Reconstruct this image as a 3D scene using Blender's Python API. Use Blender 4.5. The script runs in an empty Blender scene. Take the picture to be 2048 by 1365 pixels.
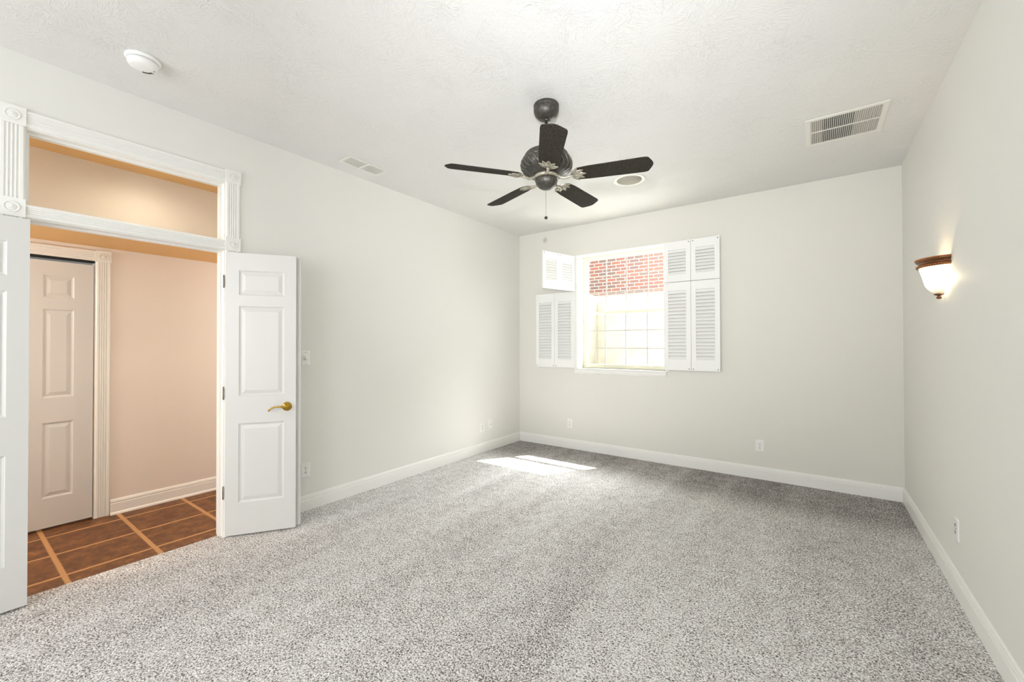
import bpy, bmesh, math, random
from mathutils import Vector, Matrix
random.seed(7)
C = bpy.context.scene
COL = C.collection
PI = math.pi

# ------------------------------------------------------------------ dimensions
W, D, H = 4.11, 4.99, 2.97          # room width, distance to the window wall, ceiling height
REAR = -2.2                         # wall behind the camera
TW = 0.12                           # thickness of the door wall
HX = -1.22                          # far wall of the hall
CZ = 1.39

# ------------------------------------------------------------------ camera
cam_d = bpy.data.cameras.new('camera'); cam = bpy.data.objects.new('camera', cam_d); COL.objects.link(cam)
C.camera = cam
F, YAW, PIT, ROL = 833.61, 0.625693, 0.00865, -0.001694
fw = Vector((-math.sin(YAW)*math.cos(PIT), math.cos(YAW)*math.cos(PIT), math.sin(PIT)))
rt = Vector((math.cos(YAW), math.sin(YAW), 0)); up = rt.cross(fw)
rt, up = rt*math.cos(ROL)+up*math.sin(ROL), up*math.cos(ROL)-rt*math.sin(ROL)
m = Matrix((rt, up, -fw)).transposed().to_4x4(); m.translation = (3.4665, 0, CZ)
cam.matrix_world = m
cam_d.sensor_width = 36; cam_d.lens = F/2048*36; cam_d.clip_start = 0.02; cam_d.clip_end = 200

# ------------------------------------------------------------------ view, world, lights
C.view_settings.view_transform = 'Standard'; C.view_settings.look = 'None'
C.view_settings.gamma = 1; C.view_settings.use_curve_mapping = False
C.view_settings.exposure = 0.36
C.cycles.max_bounces = 10; C.cycles.diffuse_bounces = 8; C.cycles.transparent_max_bounces = 12
C.cycles.use_denoising = True
C.cycles.sample_clamp_indirect = 6

world = bpy.data.worlds.new('sky'); C.world = world; world.use_nodes = True
bg = world.node_tree.nodes['Background']; bg.inputs[0].default_value = (0.93, 0.97, 1.0, 1); bg.inputs[1].default_value = 1.0

def lamp(name, kind, energy, color, loc, target=None, **kw):
    d = bpy.data.lights.new(name, kind); d.energy = energy; d.color = color
    for k, v in kw.items(): setattr(d, k, v)
    o = bpy.data.objects.new(name, d); COL.objects.link(o); o.location = loc
    if target is not None:
        o.rotation_euler = (Vector(target)-Vector(loc)).to_track_quat('-Z', 'Y').to_euler()
    return o
# sun through the window: it travels down, towards the room and to the left
lamp('sun', 'SUN', 30, (1, .98, .95), (0, 0, 0), (-.64, -1, -1.78), angle=math.radians(.6))
# the photographer's flash beside the camera (it throws the fan's shadow on the ceiling)
lamp('camera_flash', 'AREA', 13, (.96, .98, 1), (3.40, 0.0, 1.72), (1.75, 4.0, 3.25), size=.06, shape='DISK', spread=math.radians(82))
# unseen fill lamps set in two added rear windows
for i, x in enumerate((1.15, 2.95)):
    lamp('rear_fill_light', 'AREA', (38, 42)[i], (.93, .965, 1), (x, REAR-.04, 1.62), (x, 1, 1.62), size=1.25, size_y=1.7, shape='RECTANGLE')
# daylight at the far window
lamp('well_skylight', 'AREA', 850, (.96, .985, 1), (2.3, 7.4, 5.3), (1.5, D+.2, 1.8), size=2.6, size_y=2.6, shape='RECTANGLE')
lamp('well_daylight', 'AREA', 20, (.97, .99, 1), (1.6, D+.36, 1.85), (1.2, 1, 1.8), size=1.0, size_y=1.4, shape='RECTANGLE')
# hall: recessed downlight close behind the door wall, unseen fill lamps added further along the hall
WARM = (1, .82, .60)
lamp('hall_downlight', 'SPOT', 13, WARM, (-.23, .87, 2.655), (-.25, .87, 0), spot_size=math.radians(172), spot_blend=1.0, shadow_soft_size=.06)
lamp('hall_fill', 'POINT', 28, (.98, .97, .96), (-.75, 2.9, 1.9), shadow_soft_size=.15)
lamp('hall_fill', 'POINT', 48, (.98, .97, .96), (-.75, -1.1, 1.9), shadow_soft_size=.15)

# ------------------------------------------------------------------ materials
MATS = {}
def rgb(h):
    v = [int(h[i:i+2], 16)/255 for i in (0, 2, 4)]
    return tuple(c/12.92 if c <= .04045 else ((c+.055)/1.055)**2.4 for c in v)+(1,)
def mat(name, color, rough=.5, metal=0, spec=.5, bump=0, bscale=200, var=0, vscale=30, **kw):
    if name in MATS: return MATS[name]
    M = bpy.data.materials.new(name); M.use_nodes = True; nt = M.node_tree; N, L = nt.nodes, nt.links
    b = N['Principled BSDF']
    b.inputs['Base Color'].default_value = rgb(color) if isinstance(color, str) else color
    b.inputs['Roughness'].default_value = rough; b.inputs['Metallic'].default_value = metal
    b.inputs['Specular IOR Level'].default_value = spec
    for k, v in kw.items(): b.inputs[k.replace('_', ' ')].default_value = v
    tc = N.new('ShaderNodeTexCoord')
    if bump:
        n = N.new('ShaderNodeTexNoise'); n.inputs['Scale'].default_value = bscale; n.inputs['Detail'].default_value = 4
        L.new(tc.outputs['Object'], n.inputs['Vector'])
        bp = N.new('ShaderNodeBump'); bp.inputs['Strength'].default_value = bump; bp.inputs['Distance'].default_value = .002
        L.new(n.outputs['Fac'], bp.inputs['Height']); L.new(bp.outputs['Normal'], b.inputs['Normal'])
    if var:
        n = N.new('ShaderNodeTexNoise'); n.inputs['Scale'].default_value = vscale; n.inputs['Detail'].default_value = 5
        n.inputs['Roughness'].default_value = .65
        L.new(tc.outputs['Object'], n.inputs['Vector'])
        r = N.new('ShaderNodeValToRGB'); c = b.inputs['Base Color'].default_value[:]
        r.color_ramp.elements[0].position = .35; r.color_ramp.elements[1].position = .65
        r.color_ramp.elements[0].color = tuple(x*(1-var) for x in c[:3])+(1,)
        r.color_ramp.elements[1].color = tuple(min(1, x*(1+var)) for x in c[:3])+(1,)
        L.new(n.outputs['Fac'], r.inputs['Fac']); L.new(r.outputs['Color'], b.inputs['Base Color'])
    MATS[name] = M
    return M
WALL = mat('wall_paint', 'E1E0DB', .6, spec=.3, bump=.12, bscale=260)
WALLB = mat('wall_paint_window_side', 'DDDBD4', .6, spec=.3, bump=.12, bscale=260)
HALLP = mat('hall_wall_paint', 'E2D9CF', .6, spec=.3, bump=.12, bscale=260)
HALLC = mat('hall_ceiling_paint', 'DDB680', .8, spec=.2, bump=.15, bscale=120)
TRIM = mat('white_trim_paint', 'EAE9E5', .38, spec=.4)
DOOR = mat('white_door_paint', 'D2D1CE', .36, spec=.45, bump=.03, bscale=90)
SHUT = mat('white_shutter_paint', 'ECECEA', .45, spec=.35)
VINYL = mat('cream_window_vinyl', 'E9E6CF', .4)
PLATE = mat('white_plastic', 'EAE9E6', .35)
SLOT = mat('dark_slot', '35332F', .6)
SCREW = mat('dark_screw', '2A2826', .4, metal=.6)
BRASS = mat('polished_brass', 'B8933E', .2, metal=1)
HINGE = mat('aged_hinge', '8A857B', .45, metal=.6)
FANM = mat('antique_pewter', '43403B', .40, metal=.35, bump=.3, bscale=120, var=.35, vscale=60)
FANB = mat('blade_dark_weathered', '322E27', .75, spec=.12, bump=.2, bscale=150, var=.45, vscale=90)
SILV = mat('silver_leaf_metal', 'A7A191', .38, metal=.4, var=.25, vscale=40)
BRONZE = mat('sconce_bronze', '7A5236', .4, metal=.7, var=.3, vscale=90)
BLACK = mat('black_gap', '1C1B1A', .8)
GRILLE = mat('grille_white', 'E4E2DC', .45)
SPKR = mat('speaker_cloth', 'ADA99D', .9, bump=.3, bscale=500)
DET = mat('detector_plastic', 'EEEEEC', .35)
DUCT = mat('duct_dark', '4A4743', .8)

def glass_mat():
    M = bpy.data.materials.new('window_glass'); M.use_nodes = True; nt = M.node_tree; N, L = nt.nodes, nt.links
    for n in list(N): N.remove(n)
    out = N.new('ShaderNodeOutputMaterial'); mix = N.new('ShaderNodeMixShader')
    tr = N.new('ShaderNodeBsdfTransparent'); gl = N.new('ShaderNodeBsdfGlossy'); gl.inputs['Roughness'].default_value = 0
    tr.inputs['Color'].default_value = (.97, .98, .97, 1)
    lw = N.new('ShaderNodeLayerWeight'); pw = N.new('ShaderNodeMath'); pw.operation = 'POWER'; pw.inputs[1].default_value = 5
    ma = N.new('ShaderNodeMath'); ma.operation = 'MULTIPLY_ADD'; ma.inputs[1].default_value = .5; ma.inputs[2].default_value = .006
    L.new(lw.outputs['Facing'], pw.inputs[0]); L.new(pw.outputs[0], ma.inputs[0])
    L.new(ma.outputs[0], mix.inputs[0]); L.new(tr.outputs[0], mix.inputs[1]); L.new(gl.outputs[0], mix.inputs[2])
    L.new(mix.outputs[0], out.inputs[0])
    return M
GLASS = glass_mat()

def math_node(N, L, op, a, b=None, c=None):
    n = N.new('ShaderNodeMath'); n.operation = op
    for i, v in enumerate((a, b, c)):
        if v is None: continue
        if isinstance(v, (int, float)): n.inputs[i].default_value = v
        else: L.new(v, n.inputs[i])
    return n.outputs[0]

def ceiling_mat():
    M = bpy.data.materials.new('brushed_ceiling_texture'); M.use_nodes = True; nt = M.node_tree; N, L = nt.nodes, nt.links
    b = N['Principled BSDF']; b.inputs['Base Color'].default_value = rgb('E0DFDD'); b.inputs['Roughness'].default_value = .75
    b.inputs['Specular IOR Level'].default_value = .25
    tc = N.new('ShaderNodeTexCoord')
    heights = []
    for k, (vs, sc) in enumerate(((7, 1.3), (9.5, 1.7))):
        mp = N.new('ShaderNodeMapping'); mp.inputs['Location'].default_value = (k*3.7, k*1.9, 0)
        L.new(tc.outputs['Object'], mp.inputs['Vector'])
        nz = N.new('ShaderNodeTexNoise'); nz.inputs['Scale'].default_value = 6; L.new(mp.outputs[0], nz.inputs['Vector'])
        ad = N.new('ShaderNodeVectorMath'); ad.operation = 'MULTIPLY_ADD'
        L.new(nz.outputs['Color'], ad.inputs[0]); ad.inputs[1].default_value = (.16, .16, 0); L.new(mp.outputs[0], ad.inputs[2])
        vo = N.new('ShaderNodeTexVoronoi'); vo.inputs['Scale'].default_value = vs; L.new(ad.outputs[0], vo.inputs['Vector'])
        sx = N.new('ShaderNodeSeparateColor'); L.new(vo.outputs['Color'], sx.inputs[0])
        an = math_node(N, L, 'MULTIPLY', sx.outputs[0], 6.283)
        vr = N.new('ShaderNodeVectorRotate'); vr.rotation_type = 'Z_AXIS'
        L.new(ad.outputs[0], vr.inputs['Vector']); L.new(an, vr.inputs['Angle'])
        m2 = N.new('ShaderNodeMapping'); m2.inputs['Scale'].default_value = (14*sc, 95*sc, 14)
        L.new(vr.outputs[0], m2.inputs['Vector'])
        n2 = N.new('ShaderNodeTexNoise'); n2.inputs['Scale'].default_value = 1; n2.inputs['Detail'].default_value = 2
        n2.inputs['Distortion'].default_value = .6
        L.new(m2.outputs[0], n2.inputs['Vector'])
        rp = N.new('ShaderNodeMapRange'); rp.inputs[1].default_value = .52; rp.inputs[2].default_value = .68
        L.new(n2.outputs['Fac'], rp.inputs[0]); heights.append(rp.outputs[0])
    h = math_node(N, L, 'ADD', heights[0], heights[1])
    nb = N.new('ShaderNodeTexNoise'); nb.inputs['Scale'].default_value = 3.5; L.new(tc.outputs['Object'], nb.inputs['Vector'])
    mk = N.new('ShaderNodeMapRange'); mk.inputs[1].default_value = .42; mk.inputs[2].default_value = .62; mk.inputs[3].default_value = .3
    L.new(nb.outputs['Fac'], mk.inputs[0])
    h = math_node(N, L, 'MULTIPLY', h, mk.outputs[0])
    bp = N.new('ShaderNodeBump'); bp.inputs['Strength'].default_value = .55; bp.inputs['Distance'].default_value = .0024
    L.new(h, bp.inputs['Height']); L.new(bp.outputs[0], b.inputs['Normal'])
    return M
CEIL = ceiling_mat()

def carpet_mat():
    M = bpy.data.materials.new('speckled_grey_carpet'); M.use_nodes = True; nt = M.node_tree; N, L = nt.nodes, nt.links
    b = N['Principled BSDF']; b.inputs['Roughness'].default_value = .95; b.inputs['Specular IOR Level'].default_value = .1
    b.inputs['Sheen Weight'].default_value = .15; b.inputs['Sheen Roughness'].default_value = .6
    tc = N.new('ShaderNodeTexCoord')
    n = N.new('ShaderNodeTexNoise'); n.inputs['Scale'].default_value = 130; n.inputs['Detail'].default_value = 3; n.inputs['Roughness'].default_value = .6
    n.inputs['Distortion'].default_value = .8
    L.new(tc.outputs['Object'], n.inputs['Vector'])
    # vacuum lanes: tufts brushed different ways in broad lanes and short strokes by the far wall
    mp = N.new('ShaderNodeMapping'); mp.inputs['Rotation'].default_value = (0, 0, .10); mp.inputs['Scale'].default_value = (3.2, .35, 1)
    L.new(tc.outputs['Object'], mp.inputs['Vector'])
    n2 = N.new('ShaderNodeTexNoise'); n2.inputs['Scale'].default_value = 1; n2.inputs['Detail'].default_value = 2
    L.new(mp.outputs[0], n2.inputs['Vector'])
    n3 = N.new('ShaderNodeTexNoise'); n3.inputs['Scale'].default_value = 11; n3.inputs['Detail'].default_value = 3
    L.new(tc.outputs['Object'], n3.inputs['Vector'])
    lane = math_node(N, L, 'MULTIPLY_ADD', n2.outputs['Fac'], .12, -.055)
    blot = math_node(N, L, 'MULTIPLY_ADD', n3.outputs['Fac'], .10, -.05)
    # darker by the far wall: brushed pile plus window-sill shade put in the colour
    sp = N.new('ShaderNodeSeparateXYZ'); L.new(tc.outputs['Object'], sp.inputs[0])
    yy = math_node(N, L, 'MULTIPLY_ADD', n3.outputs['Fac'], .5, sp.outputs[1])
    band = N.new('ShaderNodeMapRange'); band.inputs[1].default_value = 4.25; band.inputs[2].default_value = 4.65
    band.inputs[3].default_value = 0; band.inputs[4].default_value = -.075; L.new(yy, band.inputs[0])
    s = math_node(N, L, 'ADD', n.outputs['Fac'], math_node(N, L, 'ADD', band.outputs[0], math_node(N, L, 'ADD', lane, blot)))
    r = N.new('ShaderNodeValToRGB'); e = r.color_ramp.elements
    e[0].position = .38; e[0].color = rgb('4A433E'); e[1].position = .63; e[1].color = rgb('FCFBFA')
    k = e.new(.44); k.color = rgb('97908B'); k = e.new(.495); k.color = rgb('CAC5C1'); k = e.new(.55); k.color = rgb('E7E4E1')
    L.new(s, r.inputs['Fac']); L.new(r.outputs['Color'], b.inputs['Base Color'])
    v = N.new('ShaderNodeTexVoronoi'); v.inputs['Scale'].default_value = 150; L.new(tc.outputs['Object'], v.inputs['Vector'])
    hh = math_node(N, L, 'SUBTRACT', n.outputs['Fac'], v.outputs['Distance'])
    bp = N.new('ShaderNodeBump'); bp.inputs['Strength'].default_value = .8; bp.inputs['Distance'].default_value = .006
    L.new(hh, bp.inputs['Height']); L.new(bp.outputs[0], b.inputs['Normal'])
    return M
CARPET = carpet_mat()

def tile_mat():
    M = bpy.data.materials.new('brown_slate_tile'); M.use_nodes = True; nt = M.node_tree; N, L = nt.nodes, nt.links
    b = N['Principled BSDF']; b.inputs['Roughness'].default_value = .5
    tc = N.new('ShaderNodeTexCoord')
    sp = N.new('ShaderNodeSeparateXYZ'); L.new(tc.outputs['Object'], sp.inputs[0])
    wob = N.new('ShaderNodeTexNoise'); wob.inputs['Scale'].default_value = 25; L.new(tc.outputs['Object'], wob.inputs['Vector'])
    def joint(v, off, size, g):
        w = math_node(N, L, 'MULTIPLY_ADD', wob.outputs['Fac'], .006, off-.003)
        q = math_node(N, L, 'DIVIDE', math_node(N, L, 'SUBTRACT', v, w), size)
        f = math_node(N, L, 'FRACT', q)
        d = math_node(N, L, 'MULTIPLY', math_node(N, L, 'ABSOLUTE', math_node(N, L, 'SUBTRACT', f, .5)), -size)
        d = math_node(N, L, 'ADD', d, size*.5)           # distance to the nearest joint
        mr = N.new('ShaderNodeMapRange'); mr.inputs[1].default_value = g; mr.inputs[2].default_value = g+.006
        mr.inputs[3].default_value = 1; mr.inputs[4].default_value = 0
        L.new(d, mr.inputs[0]); return mr.outputs[0]
    j = math_node(N, L, 'MAXIMUM', joint(sp.outputs[0], -.22, .41, .008), joint(sp.outputs[1], .465, .43, .010))
    n1 = N.new('ShaderNodeTexNoise'); n1.inputs['Scale'].default_value = 11; n1.inputs['Detail'].default_value = 9; n1.inputs['Roughness'].default_value = .78
    L.new(tc.outputs['Object'], n1.inputs['Vector'])
    r = N.new('ShaderNodeValToRGB'); e = r.color_ramp.elements
    e[0].position = .3; e[0].color = rgb('42260F'); e[1].position = .72; e[1].color = rgb('A5713F')
    k = e.new(.45); k.color = rgb('5E381A'); k = e.new(.58); k.color = rgb('774D28')
    L.new(n1.outputs['Fac'], r.inputs['Fac'])
    mx = N.new('ShaderNodeMix'); mx.data_type = 'RGBA'; L.new(j, mx.inputs[0]); L.new(r.outputs['Color'], mx.inputs[6]); mx.inputs[7].default_value = rgb('B28655')
    L.new(mx.outputs[2], b.inputs['Base Color'])
    h = math_node(N, L, 'SUBTRACT', math_node(N, L, 'MULTIPLY', n1.outputs['Fac'], .5), j)
    bp = N.new('ShaderNodeBump'); bp.inputs['Strength'].default_value = .6; bp.inputs['Distance'].default_value = .004
    L.new(h, bp.inputs['Height']); L.new(bp.outputs[0], b.inputs['Normal'])
    return M
TILE = tile_mat()

def brick_mat():
    M = bpy.data.materials.new('red_brick'); M.use_nodes = True; nt = M.node_tree; N, L = nt.nodes, nt.links
    b = N['Principled BSDF']; b.inputs['Roughness'].default_value = .9
    tc = N.new('ShaderNodeTexCoord'); sp = N.new('ShaderNodeSeparateXYZ'); L.new(tc.outputs['Object'], sp.inputs[0])
    cb = N.new('ShaderNodeCombineXYZ'); L.new(sp.outputs[0], cb.inputs[0]); L.new(sp.outputs[2], cb.inputs[1])
    br = N.new('ShaderNodeTexBrick'); br.inputs['Scale'].default_value = 1
    br.inputs['Brick Width'].default_value = .215; br.inputs['Row Height'].default_value = .077; br.inputs['Mortar Size'].default_value = .007
    br.inputs['Color1'].default_value = rgb('A0695B'); br.inputs['Color2'].default_value = rgb('7C6A64'); br.inputs['Mortar'].default_value = rgb('CFC8BE')
    L.new(cb.outputs[0], br.inputs['Vector']); L.new(br.outputs['Color'], b.inputs['Base Color'])
    return M
BRICK = brick_mat()
CONC = mat('pale_concrete', '9F9C95', .9, bump=.4, bscale=30, var=.12, vscale=5)
GRAVEL = mat('well_gravel', 'B5AB98', .95, bump=.8, bscale=60, var=.3, vscale=40)

def stained_wall():
    M = WALLB; nt = M.node_tree; N, L = nt.nodes, nt.links; b = N['Principled BSDF']
    tc = N.new('ShaderNodeTexCoord')
    mp = N.new('ShaderNodeVectorMath'); mp.operation = 'DISTANCE'; L.new(tc.outputs['Object'], mp.inputs[0]); mp.inputs[1].default_value = (.434, D, 2.85)
    mr = N.new('ShaderNodeMapRange'); mr.inputs[1].default_value = .012; mr.inputs[2].default_value = .05
    mr.inputs[3].default_value = 1; mr.inputs[4].default_value = 0
    L.new(mp.outputs['Value'], mr.inputs[0])
    mx = N.new('ShaderNodeMix'); mx.data_type = 'RGBA'; L.new(mr.outputs[0], mx.inputs[0])
    mx.inputs[6].default_value = rgb('DDDBD4'); mx.inputs[7].default_value = rgb('BFB4A4'); L.new(mx.outputs[2], b.inputs['Base Color'])
stained_wall()

# ------------------------------------------------------------------ mesh helpers
class MB:
    def __init__(s): s.v = []; s.f = []; s.sm = []
    def add(s, vs, fs, M=None, smooth=False):
        o = len(s.v)
        for p in vs:
            p = Vector(p); s.v.append(tuple(M @ p if M is not None else p))
        for f in fs: s.f.append([i+o for i in f]); s.sm.append(smooth)
        return s
    def box(s, x0, x1, y0, y1, z0, z1, M=None):
        return s.add([(x, y, z) for x in (x0, x1) for y in (y0, y1) for z in (z0, z1)],
                     [(0, 1, 3, 2), (4, 6, 7, 5), (0, 4, 5, 1), (2, 3, 7, 6), (0, 2, 6, 4), (1, 5, 7, 3)], M)
    def lathe(s, prof, n=48, M=None, smooth=True, mod=None, caps=True):
        vs = []; fs = []
        for j, (r, z) in enumerate(prof):
            for i in range(n):
                a = 2*PI*i/n; rr = r*(mod(a, j) if mod else 1)
                vs.append((rr*math.cos(a), rr*math.sin(a), z))
        for j in range(len(prof)-1):
            for i in range(n):
                k = (i+1) % n; fs.append((j*n+i, j*n+k, (j+1)*n+k, (j+1)*n+i))
        if caps: fs.append(tuple(range(n))[::-1]); fs.append(tuple((len(prof)-1)*n+i for i in range(n)))
        return s.add(vs, fs, M, smooth)
    def tube(s, pts, rad, n=12, M=None):
        pts = [Vector(p) for p in pts]; rads = rad if isinstance(rad, (list, tuple)) else [rad]*len(pts)
        vs = []; fs = []; ref = Vector((0, 0, 1))
        for i, p in enumerate(pts):
            t = (pts[min(i+1, len(pts)-1)]-pts[max(i-1, 0)]).normalized()
            a = t.cross(ref); a = a.normalized() if a.length > .05 else t.cross(Vector((0, 1, 0))).normalized()
            b = t.cross(a)
            for k in range(n):
                an = 2*PI*k/n; vs.append(p+(a*math.cos(an)+b*math.sin(an))*rads[i])
        for j in range(len(pts)-1):
            for k in range(n):
                l = (k+1) % n; fs.append((j*n+k, j*n+l, (j+1)*n+l, (j+1)*n+k))
        fs.append(tuple(range(n))[::-1]); fs.append(tuple((len(pts)-1)*n+k for k in range(n)))
        return s.add(vs, fs, M, True)
    def sweep(s, prof, path_a, path_b, M=None):
        """prof: list of (u, w) points; extruded from path_a to path_b; mapping function given by the paths."""
        n = len(prof)
        vs = [path_a(u, w) for u, w in prof]+[path_b(u, w) for u, w in prof]
        fs = [(i, (i+1) % n, n+(i+1) % n, n+i) for i in range(n)]+[tuple(range(n))[::-1], tuple(range(n, 2*n))]
        return s.add(vs, fs, M)
    def poly(s, outline, z0, z1, M=None):
        n = len(outline)
        return s.add([(x, y, z0) for x, y in outline]+[(x, y, z1) for x, y in outline],
                     [(i, (i+1) % n, n+(i+1) % n, n+i) for i in range(n)]+[tuple(range(n))[::-1], tuple(range(n, 2*n))], M)
    def build(s, name, m, parent=None, origin=None, bevel=0, **props):
        me = bpy.data.meshes.new(name)
        o0 = Vector(origin) if origin is not None else Vector((0, 0, 0))
        me.from_pydata([tuple(Vector(v)-o0) for v in s.v], [], s.f); me.update()
        bm = bmesh.new(); bm.from_mesh(me)
        bmesh.ops.recalc_face_normals(bm, faces=bm.faces); bm.to_mesh(me); bm.free()
        for p, q in zip(me.polygons, s.sm): p.use_smooth = q
        me.materials.append(m)
        o = bpy.data.objects.new(name, me); COL.objects.link(o); o.location = o0
        if parent is not None: o.parent = parent
        if bevel:
            b = o.modifiers.new('edge', 'BEVEL'); b.width = bevel; b.segments = 2; b.limit_method = 'ANGLE'; b.angle_limit = .7
        for k, v in props.items(): o[k] = v
        return o
def struct(mb, name, m, **kw): return mb.build(name, m, kind='structure', **kw)
def thing(name, label, cat, loc=(0, 0, 0), rot=(0, 0, 0), group=None, kind=None):
    o = bpy.data.objects.new(name, None); COL.objects.link(o); o.location = loc; o.rotation_euler = rot
    o.empty_display_size = .1
    if label: o['label'] = label
    if cat: o['category'] = cat
    if group: o['group'] = group
    if kind: o['kind'] = kind
    return o
def RX(a): return Matrix.Rotation(a, 4, 'X')
def RY(a): return Matrix.Rotation(a, 4, 'Y')
def RZ(a): return Matrix.Rotation(a, 4, 'Z')
def T(x, y, z): return Matrix.Translation((x, y, z))

def hole_slab(mb, axis, a0, a1, b0, b1, holes, t0, t1):
    """slab on a wall plane (axis 'x' or 'y' is its normal), spans a (horizontal) and b (z), with rectangular holes."""
    us = sorted({a0, a1, *[h[0] for h in holes], *[h[1] for h in holes]}); vs = sorted({b0, b1, *[h[2] for h in holes], *[h[3] for h in holes]})
    us = [u for u in us if a0 <= u <= a1]; vs = [v for v in vs if b0 <= v <= b1]
    P = {}
    verts = []; faces = []
    def vid(u, v, t):
        k = (u, v, t)
        if k not in P:
            P[k] = len(verts); verts.append((t, u, v) if axis == 'x' else (u, t, v))
        return P[k]
    def solid(i, j):
        if i < 0 or j < 0 or i >= len(us)-1 or j >= len(vs)-1: return False
        cu, cv = (us[i]+us[i+1])/2, (vs[j]+vs[j+1])/2
        return not any(h[0] < cu < h[1] and h[2] < cv < h[3] for h in holes)
    for i in range(len(us)-1):
        for j in range(len(vs)-1):
            if not solid(i, j): continue
            u0, u1, v0, v1 = us[i], us[i+1], vs[j], vs[j+1]
            for t in (t0, t1): faces.append([vid(u0, v0, t), vid(u1, v0, t), vid(u1, v1, t), vid(u0, v1, t)])
            if not solid(i-1, j): faces.append([vid(u0, v0, t0), vid(u0, v1, t0), vid(u0, v1, t1), vid(u0, v0, t1)])
            if not solid(i+1, j): faces.append([vid(u1, v0, t0), vid(u1, v1, t0), vid(u1, v1, t1), vid(u1, v0, t1)])
            if not solid(i, j-1): faces.append([vid(u0, v0, t0), vid(u1, v0, t0), vid(u1, v0, t1), vid(u0, v0, t1)])
            if not solid(i, j+1): faces.append([vid(u0, v1, t0), vid(u1, v1, t0), vid(u1, v1, t1), vid(u0, v1, t1)])
    mb.add(verts, faces); return mb

# ------------------------------------------------------------------ room shell
DY0, DY1, DZ, TZ0, TZ1 = .285, 1.225, 2.078, 2.155, 2.57     # door opening and transom
WX0, WX1, WZ0, WZ1 = .94, 2.075, 1.075, 2.57                 # window opening
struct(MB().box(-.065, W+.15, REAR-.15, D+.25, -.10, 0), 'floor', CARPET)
struct(MB().box(HX-.8, -.065, REAR-.15, D+.25, -.10, -.004), 'floor_hall', TILE)
struct(MB().box(0, W, REAR-.15, D, H, H+.12), 'ceiling', CEIL)
struct(hole_slab(MB(), 'x', REAR-.15, D, 0, H+.12, [(DY0-.02, DY1+.02, 0, TZ1+.02)], -TW, 0), 'wall_left', WALL)
struct(MB().box(W, W+.15, REAR-.15, D, 0, H+.12), 'wall_right', WALL)
struct(hole_slab(MB(), 'y', -.12, W+.15, 0, H+.12, [(WX0, WX1, WZ0, WZ1)], D, D+.25), 'wall_back', WALLB)
rw = [(x-.62, x+.62, .75, 2.5) for x in (1.15, 2.95)]
struct(hole_slab(MB(), 'y', 0, W, 0, H+.12, rw, REAR-.15, REAR), 'wall_front', WALL)
# hall shell: far wall with closet opening, ducted bulkhead, ceiling, ends
CY0, CY1, CH = -.04, .752, 2.075
struct(hole_slab(MB(), 'x', REAR, 3.9, -.004, 2.62, [(CY0, CY1, -.004, CH)], HX-.1, HX), 'wall_hall', HALLP)
struct(MB().box(HX, -.58, REAR, 3.9, 2.195, 2.665), 'wall_bulkhead', HALLP)
struct(MB().box(HX, -.58, REAR, 3.9, 2.185, 2.195), 'ceiling_soffit', HALLC)
struct(MB().box(-.58, -TW, REAR, 3.9, 2.665, 2.74), 'ceiling_hall', HALLC)
struct(MB().box(HX, -TW, 3.9, 4.0, -.004, 2.74), 'wall_hall_end', HALLP)
struct(MB().box(HX, -TW, REAR-.1, REAR, -.004, 2.74), 'wall_hall_start', HALLP)
struct(MB().box(HX-.8, HX-.75, CY0-.3, CY1+.3, -.004, 2.3), 'wall_closet', BLACK)

# baseboards -----------------------------------------------------------------
BP = [(0, 0), (.016, 0), (.016, .086), (.0145, .090), (.009, .092), (.009, .0955), (.0125, .097), (.0125, .104), (.009, .112), (.0085, .118), (.005, .124), (.0, .126)]
def base(name, fa, fb, m=TRIM, prof=BP): return struct(MB().sweep(prof, fa, fb), name, m)
base('baseboard_left', lambda u, w: (u, DY1+.104, w), lambda u, w: (u, D, w))
base('baseboard_left', lambda u, w: (u, REAR, w), lambda u, w: (u, DY0-.104, w))
base('baseboard_back', lambda u, w: (0, D-u, w), lambda u, w: (W, D-u, w))
base('baseboard_right', lambda u, w: (W-u, REAR, w), lambda u, w: (W-u, D, w))
HP = [(0, 0), (.026, 0), (.024, .012), (.017, .020), (.013, .022), (.015, .024), (.015, .090), (.009, .093), (.009, .097), (.0125, .099), (.0125, .108), (.007, .122), (0, .126)]
base('baseboard_hall', lambda u, w: (HX+u, CY1+.095, w-.004), lambda u, w: (HX+u, 3.9, w-.004), TRIM, HP)

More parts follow.
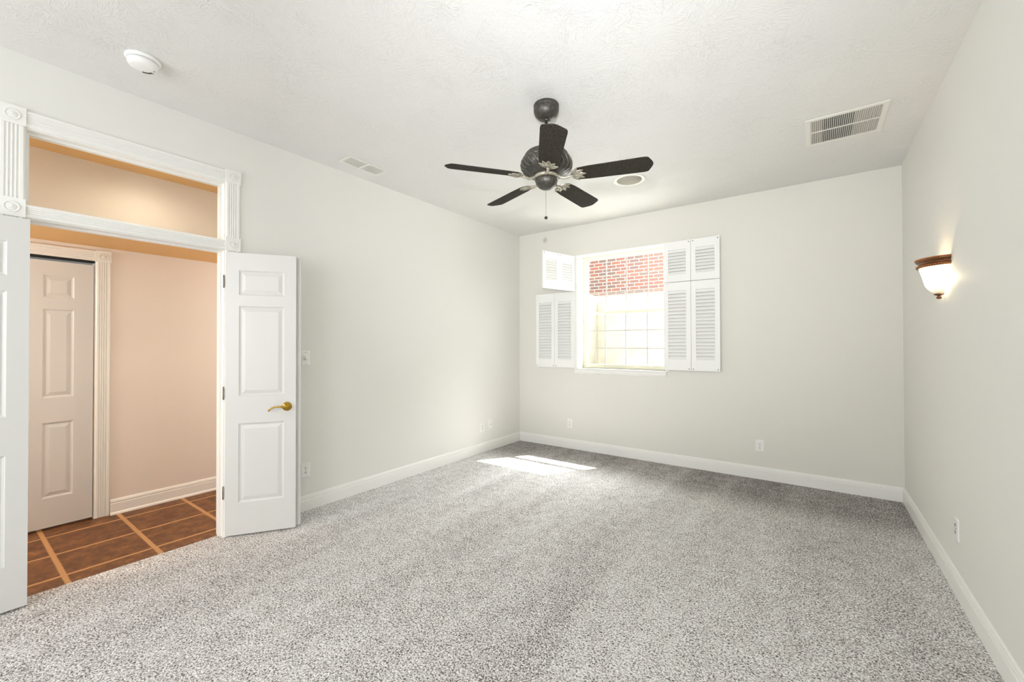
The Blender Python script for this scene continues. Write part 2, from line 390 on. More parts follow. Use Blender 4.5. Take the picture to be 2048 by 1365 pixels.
# fluted casings with corner blocks -------------------------------------------
def flute(w, t=.017):
    """cross-section (across, thickness) of a fluted casing board"""
    pts = [(0, 0), (0, t*.7), (.006, t)]
    for c in (.26, .42, .58, .74):
        x = c*w; pts += [(x-.0055, t), (x-.003, t-.005), (x+.003, t-.005), (x+.0055, t)]
    return pts+[(w-.006, t), (w, t*.7), (w, 0)]
def rosette(mb, M, w):
    """corner block (w x w) in its own frame, facing +X, with a turned bullseye"""
    mb.box(0, .022, -w/2, w/2, -w/2, w/2, M)
    prof = [(.030, .0), (.030, .003), (.027, .005), (.024, .001), (.019, .001), (.015, .005), (.010, .003), (.006, .006), (.001, .007)]
    mb.lathe(prof, 28, M @ T(.022, 0, 0) @ RY(PI/2))
    return mb
CWD = .090
def casing_left():
    x = 0
    mb = MB(); f = flute(CWD)
    for y0 in (DY1+.007, DY0-.007-CWD):
        mb.sweep(f, lambda u, w, y0=y0: (w, y0+u, 0), lambda u, w, y0=y0: (w, y0+u, TZ0-.072))
        mb.sweep(f, lambda u, w, y0=y0: (w, y0+u, TZ0+.022), lambda u, w, y0=y0: (w, y0+u, TZ1+.007))
    fh = flute(CWD)
    mb.sweep(fh, lambda u, w: (w, DY0-.007, TZ1+.007+u), lambda u, w: (w, DY1+.007, TZ1+.007+u))
    fm = flute(TZ0+.022-(DZ+.004))
    mb.sweep(flute(TZ0-DZ-.006), lambda u, w: (w, DY0-.007, DZ+.005+u), lambda u, w: (w, DY1+.007, DZ+.005+u))
    o = struct(mb, 'trim_1', TRIM)
    for y in (DY1+.007+CWD/2, DY0-.007-CWD/2):
        rosette(MB(), T(0, y, TZ1+.007+CWD/2+.002), CWD+.008).build('corner_block', TRIM, o)
        rosette(MB(), T(0, y, TZ0-.025), CWD+.008).build('corner_block', TRIM, o)
    return o
casing_left()
# jambs, transom bar, stops
jb = MB()
jb.box(-TW-.002, .002, DY0-.02, DY0, -.004, TZ1+.02).box(-TW-.002, .002, DY1, DY1+.02, -.004, TZ1+.02)
jb.box(-TW-.002, .002, DY0, DY1, TZ1, TZ1+.02).box(-TW-.002, .002, DY0, DY1, DZ, TZ0)
jb.box(-.078, -.040, DY0, DY0+.011, 0, DZ).box(-.078, -.040, DY1-.011, DY1, 0, DZ).box(-.078, -.040, DY0+.011, DY1-.011, DZ-.011, DZ)
struct(jb, 'trim_2', TRIM)
# hall-side casing of the same opening
mb = MB(); f = flute(CWD)
mb.sweep(f, lambda u, w: (-TW-w, DY1+.007+u, 0), lambda u, w: (-TW-w, DY1+.007+u, TZ1+.06))
struct(mb, 'trim_3', TRIM)
# transom window: stops and pane
tw = MB(); s_ = .014
for x0, x1 in ((-.074, -.064), (-.056, -.046)):
    tw.box(x0, x1, DY0, DY0+s_, TZ0, TZ1).box(x0, x1, DY1-s_, DY1, TZ0, TZ1).box(x0, x1, DY0+s_, DY1-s_, TZ0, TZ0+s_).box(x0, x1, DY0+s_, DY1-s_, TZ1-s_, TZ1)
tr = struct(tw, 'window_2', TRIM)
MB().box(-.0635, -.0565, DY0, DY1, TZ0, TZ1).build('pane', GLASS, tr, label='clear glass pane of the transom')

# closet casing on the hall's far wall
mb = MB(); f = flute(.084)
mb.sweep(f, lambda u, w: (HX+w, CY1+.004+u, 0), lambda u, w: (HX+w, CY1+.004+u, CH-.004))
mb.sweep(f, lambda u, w: (HX+w, CY0-.004-.084+u, 0), lambda u, w: (HX+w, CY0-.004-.084+u, CH-.004))
mb.sweep(f, lambda u, w: (HX+w, CY0, CH-.006+u), lambda u, w: (HX+w, CY1+.004, CH-.006+u))
cc = struct(mb, 'trim_4', TRIM)
for y in (CY1+.004+.042, CY0-.046): rosette(MB(), T(HX, y, CH+.034), .092).build('corner_block', TRIM, cc)

# ------------------------------------------------------------------ panel doors
def panel_leaf(w, h, t, pans, z0=.0, xp=(.084, .378)):
    """moulded leaf: spans X 0..w, Z z0..z0+h, thickness Y -t/2..t/2, raised panels both sides"""
    mb = MB()
    us = [0, xp[0], xp[1], w]; vs = [0]
    for a, b in pans: vs += [a, b]
    vs.append(h)
    rings = [(0, 0), (.004, -.004), (.012, -.0075), (.016, -.0075), (.040, -.0015), (.042, -.0015)]
    for side in (1, -1):
        Y = side*t/2
        for i in range(3):
            for j in range(len(vs)-1):
                a0, a1, b0, b1 = us[i], us[i+1], vs[j], vs[j+1]
                if i == 1 and j % 2 == 1:
                    pv = []; pf = []
                    for ins, dep in rings:
                        y = Y+side*dep
                        pv += [(a0+ins, y, z0+b0+ins), (a1-ins, y, z0+b0+ins), (a1-ins, y, z0+b1-ins), (a0+ins, y, z0+b1-ins)]
                    for k in range(len(rings)-1):
                        for q in range(4): pf.append((k*4+q, k*4+(q+1) % 4, (k+1)*4+(q+1) % 4, (k+1)*4+q))
                    pf.append(tuple((len(rings)-1)*4+q for q in range(4)))
                    mb.add(pv, pf)
                else:
                    mb.add([(a0, Y, z0+b0), (a1, Y, z0+b0), (a1, Y, z0+b1), (a0, Y, z0+b1)], [(0, 1, 2, 3)])
    h_ = t/2
    mb.add([(0, -h_, z0), (0, h_, z0), (0, h_, z0+h), (0, -h_, z0+h)], [(0, 1, 2, 3)])
    mb.add([(w, -h_, z0), (w, h_, z0), (w, h_, z0+h), (w, -h_, z0+h)], [(0, 1, 2, 3)])
    mb.add([(0, -h_, z0), (w, -h_, z0), (w, h_, z0), (0, h_, z0)], [(0, 1, 2, 3)])
    mb.add([(0, -h_, z0+h), (w, -h_, z0+h), (w, h_, z0+h), (0, h_, z0+h)], [(0, 1, 2, 3)])
    return mb
PANS = [(.243, .818), (1.018, 1.675), (1.755, 1.937)]
LT = .035
def leaf_matrix(origin, direction):
    """X along the leaf, -Y = the visible (room-facing) side"""
    a = math.atan2(direction[1], direction[0]); return T(*origin) @ RZ(a)
# open right leaf: hinge at the right jamb, swung about 145 degrees into the room
vis0 = Vector((.026, 1.227)); vis1 = Vector((.285, 1.604)); dr = (vis1-vis0).normalized()
# visible face lies on the side of -Y in leaf space
nrm = Vector((dr.y, -dr.x))                       # towards the camera
c0 = vis0-nrm*(LT/2)
M2 = leaf_matrix((c0.x, c0.y, 0), dr)
lf = panel_leaf(.457, 2.052, LT, [(a-.012, b-.012) for a, b in PANS], .012)
lf2 = MB(); lf2.v = [tuple(M2 @ Vector(v)) for v in lf.v]; lf2.f = lf.f; lf2.sm = lf.sm
d2 = struct(lf2, 'door_2', DOOR, label='narrow white panel door leaf with brass lever, swung open into the room')
MB().box(.444, .486, LT/2, LT/2+.012, .018, 2.058, M2).build('astragal', DOOR, d2)
# lever handle on the visible side
hm = M2 @ T(.398, -LT/2, .928)
ros = MB().lathe([(.0335, 0), (.0335, .003), (.029, .007), (.023, .009), (.019, .014), (.013, .016), (.012, .035), (.0145, .040), (.0145, .046), (.010, .050), (.002, .051)], 32, hm @ RX(PI/2))
hd = ros.build('door_handle', BRASS, d2, label='polished brass lever handle')
pts = [(0, -.043, 0), (-.018, -.046, -.001), (-.035, -.047, .003), (-.055, -.047, .0055), (-.075, -.046, .004), (-.093, -.045, -.003), (-.106, -.043, -.012), (-.113, -.042, -.019)]
MB().tube(pts, [.009, .0085, .0065, .006, .006, .0058, .0056, .006], 12, hm).lathe([(.001, -.007), (.006, -.005), (.008, 0), (.006, .005), (.001, .007)], 16, hm @ T(-.113, -.042, -.021)).build('lever', BRASS, hd)
def hinge(par, x, y, z):
    mb = MB()
    mb.lathe([(.0042, -.045), (.0042, .045)], 14, T(x, y, z)).lathe([(.005, .045), (.003, .049), (.001, .050)], 14, T(x, y, z))
    for k in (-.027, -.009, .009, .027): mb.lathe([(.0048, -.006), (.0048, .006)], 14, T(x, y, z+k))
    return mb.build('hinge', HINGE, par)
for z in (.32, 1.04, 1.85): hinge(d2, .010, 1.2215, z)
# left leaf: folded back flat against the wall
M1 = leaf_matrix((.038+LT/2, .294, 0), (.02, -1))
lf = panel_leaf(.457, 2.052, LT, [(a-.012, b-.012) for a, b in PANS], .012, xp=(.078, .378))
lf1 = MB(); lf1.v = [tuple(M1 @ Vector(v)) for v in lf.v]; lf1.f = lf.f; lf1.sm = lf.sm
d1 = struct(lf1, 'door_1', DOOR, label='white panel door leaf folded back flat against the wall, at the left edge')
for z in (.32, 1.04, 1.85): hinge(d1, .030, .2905, z)
# closet bifold in the hall: two leaves
M3 = leaf_matrix((HX-.022, CY1-.008, 0), (0, -1))
cl = panel_leaf(.386, 2.020, .03, [(.222, .79), (.98, 1.65), (1.74, 1.91)], .014, xp=(.108, .272))
c1 = MB(); c1.v = [tuple(M3 @ Vector(v)) for v in cl.v]; c1.f = cl.f; c1.sm = cl.sm
d3 = struct(c1, 'door_3', DOOR, label='narrow panelled closet door in the hallway beyond the doorway')
M4 = leaf_matrix((HX-.022, CY1-.008-.392, 0), (0, -1))
c2 = MB(); c2.v = [tuple(M4 @ Vector(v)) for v in cl.v]; c2.f = cl.f; c2.sm = cl.sm
c2.build('door_leaf', DOOR, d3)
MB().box(HX-.040, HX-.006, CY0, CY1, CH-.022, CH-.002).build('track', BLACK, d3, label='dark sliding track')

# ------------------------------------------------------------------ window
YF = D+.17
fr = MB(); a = .032
fr.box(WX0, WX0+a, YF, YF+.07, WZ0, WZ1).box(WX1-a, WX1, YF, YF+.07, WZ0, WZ1)
fr.box(WX0+a, WX1-a, YF, YF+.07, WZ1-a, WZ1).box(WX0+a, WX1-a, YF, YF+.07, WZ0, WZ0+.022)
win = struct(fr, 'window_1', VINYL)
gx = [WX0+a+.012, 1.2475, 1.5235, 1.8005, WX1-a-.010]
def sash(name, y, z0, z1, zs, st, lab):
    mb = MB(); x0, x1 = WX0+a, WX1-a; t = .026
    mb.box(x0, x0+.02, y, y+t, z0, z1).box(x1-.02, x1, y, y+t, z0, z1)
    mb.box(x0+.02, x1-.02, y, y+t, z0, z0+st[0]).box(x0+.02, x1-.02, y, y+t, z1-st[1], z1)
    o = mb.build(name, VINYL, win)
    MB().box(x0+.02, x1-.02, y+.016, y+.019, z0+st[0], z1-st[1]).build('pane', GLASS, o, label=lab)
    g = MB()
    for x in gx[1:4]: g.box(x-.006, x+.006, y+.009, y+.015, z0+st[0], z1-st[1])
    for z in zs: g.box(x0+.02, x1-.02, y+.0095, y+.0145, z-.0055, z+.0055)
    g.build('grid', mat('shaded_white_grid', 'BDBBB2', .5), o)  # white muntins greyed: backlit shade put into the colour
sash('upper_sash', YF+.038, 1.79, WZ1-a, [2.066, 2.297], (.035, .016), 'clear glass of the upper sash')
sash('lower_sash', YF+.008, WZ0+.022, 1.825, [1.341, 1.571], (.03, .035), 'clear glass of the lower sash')
# stool, apron and hanging strips around the opening
MB().box(WX0, WX1, D, YF, WZ0-.012, WZ0).box(.893, 2.095, D-.022, D, WZ0-.012, WZ0+.004).build('window_stool', TRIM, win, bevel=.002)
MB().sweep([(0, 0), (.010, .004), (.012, .016), (.015, .022), (.015, .040), (.018, .046), (.018, .054), (0, .054)],
           lambda u, w: (.895, D-u, 1.008+w), lambda u, w: (2.078, D-u, 1.008+w)).build('window_apron', TRIM, win)
MB().box(.893, WX0+.002, D-.018, D, WZ0+.004, WZ1+.0).box(WX1-.002, 2.120, D-.018, D, WZ0+.004, WZ1).build('hanging_strip', TRIM, win)

# window well beyond the glass
# (the brick house wall continues above the concrete)
YW = 6.2
struct(MB().box(.0, 5.2, YW, YW+.2, -.3, 2.155), 'wall_well_back', CONC)
struct(MB().box(.48, .68, D+.25, YW, -.3, 2.155), 'wall_well_left', CONC)
struct(MB().box(3.4, 3.6, D+.25, YW, -.3, 2.155), 'wall_well_right', CONC)
struct(MB().box(.68, 3.4, D+.25, YW, .55, .65), 'floor_well', GRAVEL)
struct(MB().box(-6, 9, YW+.2, 9.2, 2.0, 2.12), 'ground', mat('dry_ground', '6F6A58', .95, bump=.6, bscale=40, var=.3, vscale=12))
struct(MB().box(-6, 9, 9.2, 9.5, 2.0, 5.2), 'wall_brick', BRICK)

# ------------------------------------------------------------------ louvred shutters
def shutter_pair(label, hinge_pt, ang, h, z0, pw, nsl, rails, flip, gap=.003, screws='bottom'):
    """two panels side by side from the hinge; ang = direction of the pair in plan; -Y local faces the room"""
    root = thing('window_shutter', label, 'shutter', (hinge_pt[0], hinge_pt[1], z0), (0, 0, ang), 'louvred shutters beside the window')
    t = .021; st = .05
    for k in range(2):
        x0 = k*(pw+gap) if not flip else -(k+1)*pw-k*gap
        M = T(x0, 0, 0)
        mb = MB()
        mb.box(0, st, 0, t, 0, h, M).box(pw-st, pw, 0, t, 0, h, M)
        mb.box(st, pw-st, .0008, t-.0008, 0, rails[0], M).box(st, pw-st, .0008, t-.0008, h-rails[1], h, M)
        p = mb.build('shutter_panel', SHUT, root, bevel=.0008)
        sl = MB(); z = rails[0]; n = nsl; step = (h-rails[0]-rails[1])/n
        for i in range(n):
            zc = rails[0]+(i+.5)*step
            Ms = M @ T(pw/2, t/2, zc) @ RX(math.radians(-30))
            hw = step*.475/math.cos(math.radians(30))
            prof = [(-.0025, -hw*.98), (0.0, -hw), (.0025, -hw*.9), (.0025, hw*.9), (0, hw), (-.0025, hw*.98)]
            sl.sweep(prof, lambda u, w: (-(pw/2-st), u, w), lambda u, w: (pw/2-st, u, w), Ms)
        sl.build('louvres', SHUT, p)
        zz = .020 if screws == 'bottom' else h-.020
        spots = (pw-.02,) if (k == 0) ^ flip else (.02, pw-.02)
        if flip: spots = (.02,) if k == 0 else (.02, pw-.02)
        for x in spots: MB().lathe([(.0052, 0), (.0052, .0015), (.002, .003)], 12, M @ T(x, 0, zz) @ RX(PI/2)).build('screw', SCREW, p)
    return root
PW = .297
# right pairs lie flat on the wall right of the window, left lower pair flat on the wall left of it
shutter_pair('tall lower louvred shutter pair folded flat on the wall right of the window', (2.066, D-.045), 0, 1.005, 1.094, .2935, 20, (.125, .095), False, screws='bottom')
shutter_pair('short upper louvred shutter pair flat on the wall right of the window', (2.066, D-.045), 0, .462, 2.104, .2935, 8, (.085, .095), False, screws='top')
shutter_pair('tall lower louvred shutter pair folded flat on the wall left of the window', (.906, D-.040), 0, 1.010, 1.080, .298, 20, (.11, .118), True, screws='bottom')
# left upper pair swings out into the room
shutter_pair('short upper louvred shutter pair swung out from the wall left of the window', (.912, D-.028), math.radians(74), .465, 2.096, .283, 8, (.105, .095), True, screws='top')

# ------------------------------------------------------------------ wall plates (built facing -Y locally, centred at origin)
def plate_base(root, w=.076, h=.122):
    mb = MB(); a, b = w/2, h/2
    mb.add([(-a, 0, -b), (a, 0, -b), (a, 0, b), (-a, 0, b), (-a, -.003, -b), (a, -.003, -b), (a, -.003, b), (-a, -.003, b),
            (-a+.006, -.006, -b+.006), (a-.006, -.006, -b+.006), (a-.006, -.006, b-.006), (-a+.006, -.006, b-.006)],
           [(0, 1, 2, 3), (0, 1, 5, 4), (1, 2, 6, 5), (2, 3, 7, 6), (3, 0, 4, 7), (4, 5, 9, 8), (5, 6, 10, 9), (6, 7, 11, 10), (7, 4, 8, 11), (8, 9, 10, 11)])
    return mb.build('cover_plate', PLATE, root)
def outlet(label, loc, rz, group='duplex wall outlets'):
    r = thing('wall_outlet', label, 'outlet', loc, (0, 0, rz), group)
    p = plate_base(r)
    for s in (1, -1):
        z = s*.0197
        ol = [(.0165*math.cos(t), max(-.013, min(.013, .0175*math.sin(t)))) for t in [2*PI*i/32 for i in range(32)]]
        rc = MB().poly(ol, -.0085, -.0055, T(0, 0, z) @ RX(-PI/2) @ Matrix.Scale(-1, 4, (0, 0, 1))).build('receptacle', PLATE, r)
        MB().box(-.0078, -.0050, -.0095, -.0080, z-.001, z+.0075).box(.0050, .0075, -.0095, -.0080, z, z+.0068)\
            .lathe([(.0027, 0), (.0027, .0012)], 12, T(0, -.0083, z-.0068) @ RX(PI/2)).build('slots', SLOT, rc)
    MB().lathe([(.003, 0), (.002, .0015)], 12, T(0, -.006, 0) @ RX(PI/2)).build('screw', SLOT, r)
    return r
outlet('white duplex outlet low on the wall just beside the open brass-handled door', (0, 1.828, .337), PI/2)
outlet('white duplex outlet on the window wall, below the left shutters near the corner', (.818, D, .332), 0)
outlet('white duplex outlet on the window wall, right of the window, low above the baseboard', (3.015, D, .340), 0)
outlet('white duplex outlet on the right wall, seen at a steep angle', (W, 3.338, .358), -PI/2)
# two plates near the far left corner
outlet('white duplex outlet near the far corner, left one of two plates close together', (0, 4.132, .322), PI/2)
r = thing('phone_jack', 'white wall jack plate with one dark socket, nearest the far left corner', 'wall jack', (0, 4.300, .335), (0, 0, PI/2))
plate_base(r)
MB().box(-.010, .010, -.0085, -.0055, -.012, .012).build('jack_insert', PLATE, r)
MB().box(-.005, .006, -.0092, -.0080, -.002, .007).build('socket', SLOT, r)
for q in (.045, -.045): MB().lathe([(.003, 0), (.002, .0015)], 12, T(0, -.006, q) @ RX(PI/2)).build('screw', SLOT, r)
# rotary dimmer
r = thing('dimmer_switch', 'white rotary dimmer switch on the wall beside the open door leaf', 'light switch', (0, 1.826, 1.279), (0, 0, PI/2))
plate_base(r)
MB().box(-.017, .017, -.0078, -.0055, -.034, .034).build('switch_surround', PLATE, r)
MB().lathe([(.0155, 0), (.015, .012), (.013, .0145), (.002, .0148)], 32, T(0, -.0078, 0) @ RX(PI/2)).build('knob', PLATE, r)
for q in (.048, -.048): MB().lathe([(.003, 0), (.002, .0015)], 12, T(0, -.006, q) @ RX(PI/2)).build('screw', SLOT, r)

# ------------------------------------------------------------------ ceiling fixtures
# smoke detector
sd = thing('smoke_detector', 'round white smoke detector on the ceiling above the doorway', 'smoke detector', (.482, .662, H))
MB().lathe([(.078, 0), (.078, -.010), (.074, -.016), (.066, -.018)], 48).build('mounting_base', DET, sd)
MB().lathe([(.062, -.016), (.062, -.021)], 48).build('seam', SLOT, sd)
cap = MB().lathe([(.064, -.020), (.067, -.024), (.067, -.036), (.062, -.045), (.045, -.052), (.020, -.055), (.001, -.0555)], 48).build('cover', DET, sd)
vt = MB()
for i in range(7):
    for j in range(2):
        a_ = 1.95+i*.16; rr = .040+j*.010
        vt.box(-.0022, .0022, -.0040, .0040, -.0015, .0005, RZ(a_) @ T(rr, 0, -.0532+j*.0035))
vt.lathe([(.003, 0), (.003, -.002)], 10, T(.012, .045, -.0515)).build('vent_slots', SLOT, cap)
# ceiling speaker behind the fan
sp = thing('ceiling_speaker', 'round flush speaker grille in the ceiling behind the fan blade', 'speaker', (2.045, 3.895, H))
MB().lathe([(.150, 0), (.149, -.004), (.140, -.007), (.118, -.005), (.114, -.002), (.114, 0)], 64).build('bezel', GRILLE, sp)
MB().lathe([(.113, -.001), (.113, -.0035), (.001, -.0045)], 64).build('speaker_grille', SPKR, sp)
# return-air grille
def grille(root, w, l, rim, n, along, mats, mid):
    """w (x) by l (y) ceiling grille hanging just below z=0; blades run along y ('y') or x ('x')"""
    fr = MB()
    for a0, a1, b0, b1 in ((-w/2, w/2, -l/2, -l/2+rim), (-w/2, w/2, l/2-rim, l/2), (-w/2, -w/2+rim, -l/2+rim, l/2-rim), (w/2-rim, w/2, -l/2+rim, l/2-rim)):
        fr.box(a0, a1, b0, b1, -.006, 0)
    if along == 'y': fr.box(-w/2+rim, w/2-rim, mid-.006, mid+.006, -.007, -.001)
    else: fr.box(-.0+(-w/2+rim), w/2-rim, mid-.009, mid+.009, -.007, -.001)
    fr.build('grille_frame', GRILLE, root, bevel=.0015)
    bl = MB()
    for i in range(n):
        if along == 'y':
            x = -w/2+rim+(i+.5)*(w-2*rim)/n
            bl.box(-.0045, .0045, -l/2+rim, l/2-rim, -.0006, .0006, T(x, 0, -.0045) @ RY(math.radians(62)))
        else:
            y = -l/2+rim+(i+.5)*(l-2*rim)/n
            bl.box(-w/2+rim, w/2-rim, -.0036, .0036, -.0006, .0006, T(0, y, -.0045) @ RX(math.radians(18)))
    bl.build('louvres', GRILLE, root)
    return root
g = thing('return_air_grille', 'large square return air grille on the ceiling near the right wall', 'vent', (3.656, 3.835, H-.001))
grille(g, .455, .478, .034, 34, 'y', None, -.01)
MB().box(-.125, .055, -.205, .205, -.0012, -.0004).build('duct_opening', DUCT, g, label='dark duct opening behind the louvres')
MB().box(-.2, -.125, -.205, .205, -.0010, -.0004).box(.055, .2, -.205, .205, -.0010, -.0004).build('duct_board', mat('duct_board', 'A8A49B', .8), g)
g = thing('supply_vent', 'small white rectangular ceiling vent near the left wall', 'vent', (.265, 2.208, H-.001), (0, 0, .0))
grille(g, .172, .385, .020, 40, 'x', None, 0)
MB().box(-.066, .066, -.172, .172, -.0012, -.0004).build('duct_opening', mat('duct_grey', 'E2E0DA', .8), g)

# ------------------------------------------------------------------ ceiling fan
FX, FY = 2.05, 2.35
fan = thing('ceiling_fan', 'dark bronze five-blade ceiling fan with silver leaf brackets and pull chain', 'ceiling fan', (FX, FY, H))
def z(v): return v-H
MB().lathe([(.080, 0), (.0835, -.006), (.0835, -.020), (.081, -.024), (.083, -.030), (.082, -.046), (.074, -.068), (.058, -.086), (.040, -.096), (.026, -.100), (.012, -.101)], 48).build('canopy', FANM, fan)
MB().lathe([(.0105, -.09), (.0105, z(2.68))], 20).lathe([(.022, -.098), (.022, -.106), (.016, -.110)], 24).build('downrod', FANM, fan)
mp = [(.020, z(2.700)), (.030, z(2.692)), (.036, z(2.672)), (.070, z(2.664)), (.110, z(2.655)), (.134, z(2.645)), (.142, z(2.636)), (.143, z(2.624)), (.150, z(2.619)), (.158, z(2.608)), (.158, z(2.602)),
      (.164, z(2.594)), (.168, z(2.578)), (.168, z(2.562)), (.163, z(2.545)), (.152, z(2.530)), (.132, z(2.515)), (.112, z(2.506)), (.100, z(2.503))]
motor = MB().lathe(mp, 96, mod=lambda a, j: 1 if j < 10 or j > 17 else 1+.018*math.cos(24*a+(j-10)*.28)).build('motor_housing', FANM, fan)
rb = MB()
for i in range(24):
    a0 = 2*PI*i/24; pts = []
    for j, (rr, zz) in enumerate(((.1655, 2.592), (.1705, 2.575), (.1695, 2.556), (.163, 2.541), (.150, 2.526))):
        pts.append((rr*math.cos(a0+.075*j), rr*math.sin(a0+.075*j), z(zz)))
    rb.tube(pts, [.0015, .0022, .0022, .0018, .0010], 6)
rb.build('leaf_relief', mat('worn_silver_highlight', '8D887B', .4, metal=.8), motor, label='silver leaf ridges')
MB().lathe([(.160, z(2.6005)), (.1625, z(2.5975)), (.160, z(2.5945))], 96, caps=False).build('rim_bead', MATS['worn_silver_highlight'], motor)
MB().lathe([(.078, z(2.503)), (.082, z(2.498)), (.082, z(2.486)), (.076, z(2.482))], 48).build('flywheel_ring', SILV, fan)
sw = MB().lathe([(.070, z(2.483)), (.073, z(2.476)), (.072, z(2.462)), (.066, z(2.444)), (.054, z(2.428)), (.036, z(2.417)), (.016, z(2.412)), (.002, z(2.411))], 60,
                mod=lambda a, j: 1+.012*math.cos(10*a)).build('switch_housing', FANM, fan)
for i in range(5):
    vv = MB()
    a0 = 2*PI*i/5+.3
    def q(r_, da, z_): return (r_*math.cos(a0+da), r_*math.sin(a0+da), z(z_))
    vv.tube([q(.074, -.42, 2.472), q(.068, -.22, 2.450), q(.050, 0, 2.425)], .0016, 6)
    vv.tube([q(.074, .42, 2.472), q(.068, .22, 2.450), q(.050, 0, 2.425)], .0016, 6)
    vv.build('leaf_relief', MATS['worn_silver_highlight'], sw)
# blades
def leaf_shape(L_, w_):
    up_ = [(0, .18*w_), (.15*L_, .32*w_), (.35*L_, .50*w_), (.55*L_, .47*w_), (.75*L_, .32*w_), (.9*L_, .14*w_), (L_, 0)]
    return up_+[(x, -y) for x, y in up_[-2::-1]]
def petal(mb, M, L_, w_):
    """raised leaf with central rib, hanging under the blade (local -z is down)"""
    ol = leaf_shape(L_, w_); n = len(ol)
    vs = [(x, y, 0) for x, y in ol]+[(x, y*.82, -.004) for x, y in ol]; fs = [(i, (i+1) % n, n+(i+1) % n, n+i) for i in range(n)]
    cl_ = [(0, 0, -.005), (.5*L_, 0, -.009), (L_*.98, 0, -.004)]
    vs += cl_; c_ = 2*n
    for i in range(n):
        k = (i+1) % n; x = (ol[i][0]+ol[k][0])/2
        t_ = c_+(0 if x < .2*L_ else 1 if x < .8*L_ else 2)
        fs.append((n+i, n+k, t_))
    fs += [tuple(range(n))[::-1]]
    mb.add(vs, fs, M)
    mb.tube([(0, 0, -.006), (.5*L_, 0, -.010), (L_*.97, 0, -.005)], [.002, .0018, .0008], 6, M)
R0, R1 = .175, .668
def blade_outline():
    rw_, tw_ = .060, .073
    pts = [(R0+.012, -rw_*.72), (R0, -rw_*.35), (R0, rw_*.35), (R0+.012, rw_*.72), (R0+.035, rw_*.98), (R0+.10, .066), (R1-.060, tw_)]
    pts += [(R1-.040, tw_-.002), (R1-.028, tw_-.008), (R1-.012, .035), (R1-.003, .015), (R1, 0)]
    pts += [(x, -y) for x, y in pts[-2:6:-1]]+[(R1-.060, -tw_), (R0+.10, -.066), (R0+.035, -rw_*.98)]
    return pts
ZB = z(2.488)
for k in range(5):
    an = math.radians(-127.3+72*k)
    Mb = RZ(an) @ T(0, 0, ZB) @ RX(math.radians(-12.5))
    MB().poly(blade_outline(), -.003, .003, Mb).build('fan_blade', FANB, fan, bevel=.0015)
    ir = MB()
    ir.tube([(.070, -.004, .006), (.095, -.008, -.010), (.120, -.004, -.018), (.150, 0, -.012), (.178, 0, -.006)], [.011, .010, .009, .009, .010], 10, RZ(an) @ T(0, 0, ZB))
    Mp = Mb @ T(.158, 0, -.0035)
    for a_, L_, w_ in ((0, .092, .040), (.42, .085, .036), (-.42, .085, .036), (.85, .070, .030), (-.85, .070, .030)):
        petal(ir, Mp @ RZ(a_) @ T(.012, 0, 0), L_, w_)
    ir.build('blade_bracket', SILV, fan)
pc = MB().tube([(-.006, .004, z(2.420)), (-.006, .004, z(2.235))], .0011, 8).build('pull_chain', HINGE, fan)
MB().lathe([(.002, .010), (.007, .008), (.0115, 0), (.009, -.007), (.002, -.010)], 20, T(-.006, .004, z(2.226))).build('pull_knob', mat('dark_knob', '2B2622', .4), pc)

# ------------------------------------------------------------------ wall sconce (half bowl against the right wall)
sc = thing('wall_sconce', 'lit half-bowl wall sconce with white glass and beaded bronze rim', 'wall light', (W, 3.548, 1.66))
def half_loft(levels, t0=0, n=40):
    """levels: (z, half width along wall, projection); centred on the wall plane x=0, bulging to -x"""
    vs = []; fs = []
    for zz, a_, b_ in levels:
        for i in range(n+1):
            t_ = t0+(PI-2*t0)*i/n; vs.append((-b_*math.sin(t_)-.001, -a_*math.cos(t_), zz))
    for j in range(len(levels)-1):
        for i in range(n):
            o_ = j*(n+1)+i; fs.append((o_, o_+1, o_+n+2, o_+n+1))
    mb = MB(); mb.add(vs, fs, None, True); return mb
SH = mat('frosted_lit_glass', (.8, .74, .62, 1), .4)
_b = SH.node_tree.nodes['Principled BSDF']; _b.inputs['Emission Color'].default_value = (1, .86, .58, 1); _b.inputs['Emission Strength'].default_value = 1.3
_n = SH.node_tree.nodes; _l = SH.node_tree.links
_tc = _n.new('ShaderNodeTexCoord'); _sp = _n.new('ShaderNodeSeparateXYZ'); _l.new(_tc.outputs['Object'], _sp.inputs[0])
_mr = _n.new('ShaderNodeMapRange'); _mr.inputs[1].default_value = .035; _mr.inputs[2].default_value = .095; _mr.inputs[3].default_value = .22; _mr.inputs[4].default_value = 1.5
_l.new(_sp.outputs[2], _mr.inputs[0]); _l.new(_mr.outputs[0], _b.inputs['Emission Strength'])
lv = [(.192, .140, .112), (.165, .132, .104), (.140, .124, .097), (.110, .118, .091), (.085, .110, .084), (.065, .096, .073), (.048, .076, .058), (.036, .052, .040), (.030, .030, .022)]
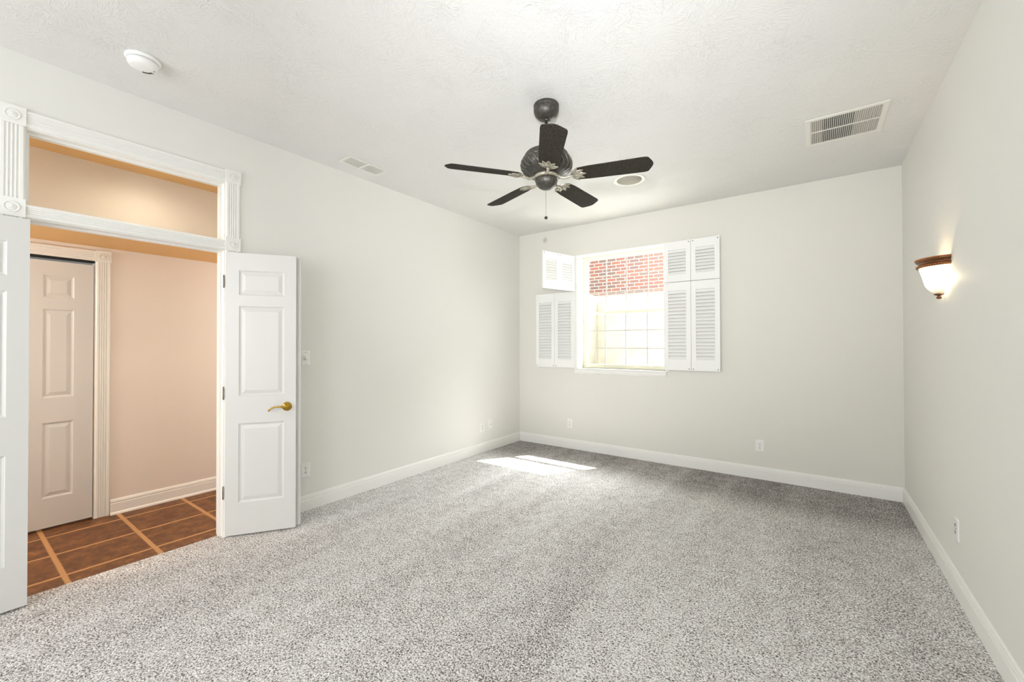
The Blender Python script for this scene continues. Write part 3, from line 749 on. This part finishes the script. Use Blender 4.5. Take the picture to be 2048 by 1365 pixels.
shd = half_loft(lv, .26).build('glass_shade', SH, sc, label='glowing white frosted glass bowl')
shd.modifiers.new('thick', 'SOLIDIFY').thickness = .003
def ringlev(z0, prof, a0, b0): return [(z0+dz, a0+dr, b0+dr) for dr, dz in prof]
rim = half_loft(ringlev(.196, [(-.006, 0), (.004, -.006), (.008, -.002), (.008, .008), (.002, .013), (-.004, .018), (.000, .024), (.008, .030), (.013, .036), (.013, .044), (.007, .048), (-.004, .050), (-.008, .048), (-.008, .0)], .142, .114)).build('rim', BRONZE, sc)
for j, (zz, off, n_) in enumerate(((.199, .007, 34), (.240, .012, 38))):
    bd = MB()
    for i in range(n_):
        t_ = PI*(i+.5)/n_
        bd.lathe([(.0004, -.0050), (.0035, -.003), (.0042, 0), (.0035, .003), (.0004, .0050)], 8,
                 T(-(.114+off)*math.sin(t_)-.001, -(.142+off)*math.cos(t_), zz) @ RZ(math.atan2(-math.cos(t_), -math.sin(t_))) @ RY(.35))
    bd.build('bead_band', mat('copper_bead', 'B9703F', .35, metal=.8), sc)
MB().lathe([(.002, .036), (.022, .033), (.024, .028), (.014, .023), (.007, .020), (.006, .018), (.010, .015), (.0125, .009), (.010, .003), (.002, .0005)], 24, T(-.026, 0, 0)).build('finial', BRONZE, sc)
MB().box(-.006, -.0005, -.05, .05, .06, .19).build('back_plate', PLATE, sc)
bl = lamp('sconce_bulb', 'POINT', 2.5, (1, .80, .52), (W-.036, 3.548, 1.66+.13), shadow_soft_size=.026)
bl.parent = sc; bl.location = (-.032, 0, .125)

# ------------------------------------------------------------------ unseen rear windows behind the camera, added for the fill lamps
for i, (x0, x1, z0, z1) in enumerate(rw):
    mb = MB(); y = REAR-.10
    mb.box(x0, x0+.05, y, y+.06, z0, z1).box(x1-.05, x1, y, y+.06, z0, z1).box(x0+.05, x1-.05, y, y+.06, z0, z0+.05).box(x0+.05, x1-.05, y, y+.06, z1-.05, z1)
    mb.box((x0+x1)/2-.02, (x0+x1)/2+.02, y, y+.06, z0+.05, z1-.05)
    struct(mb, 'window_%d' % (3+i), TRIM)
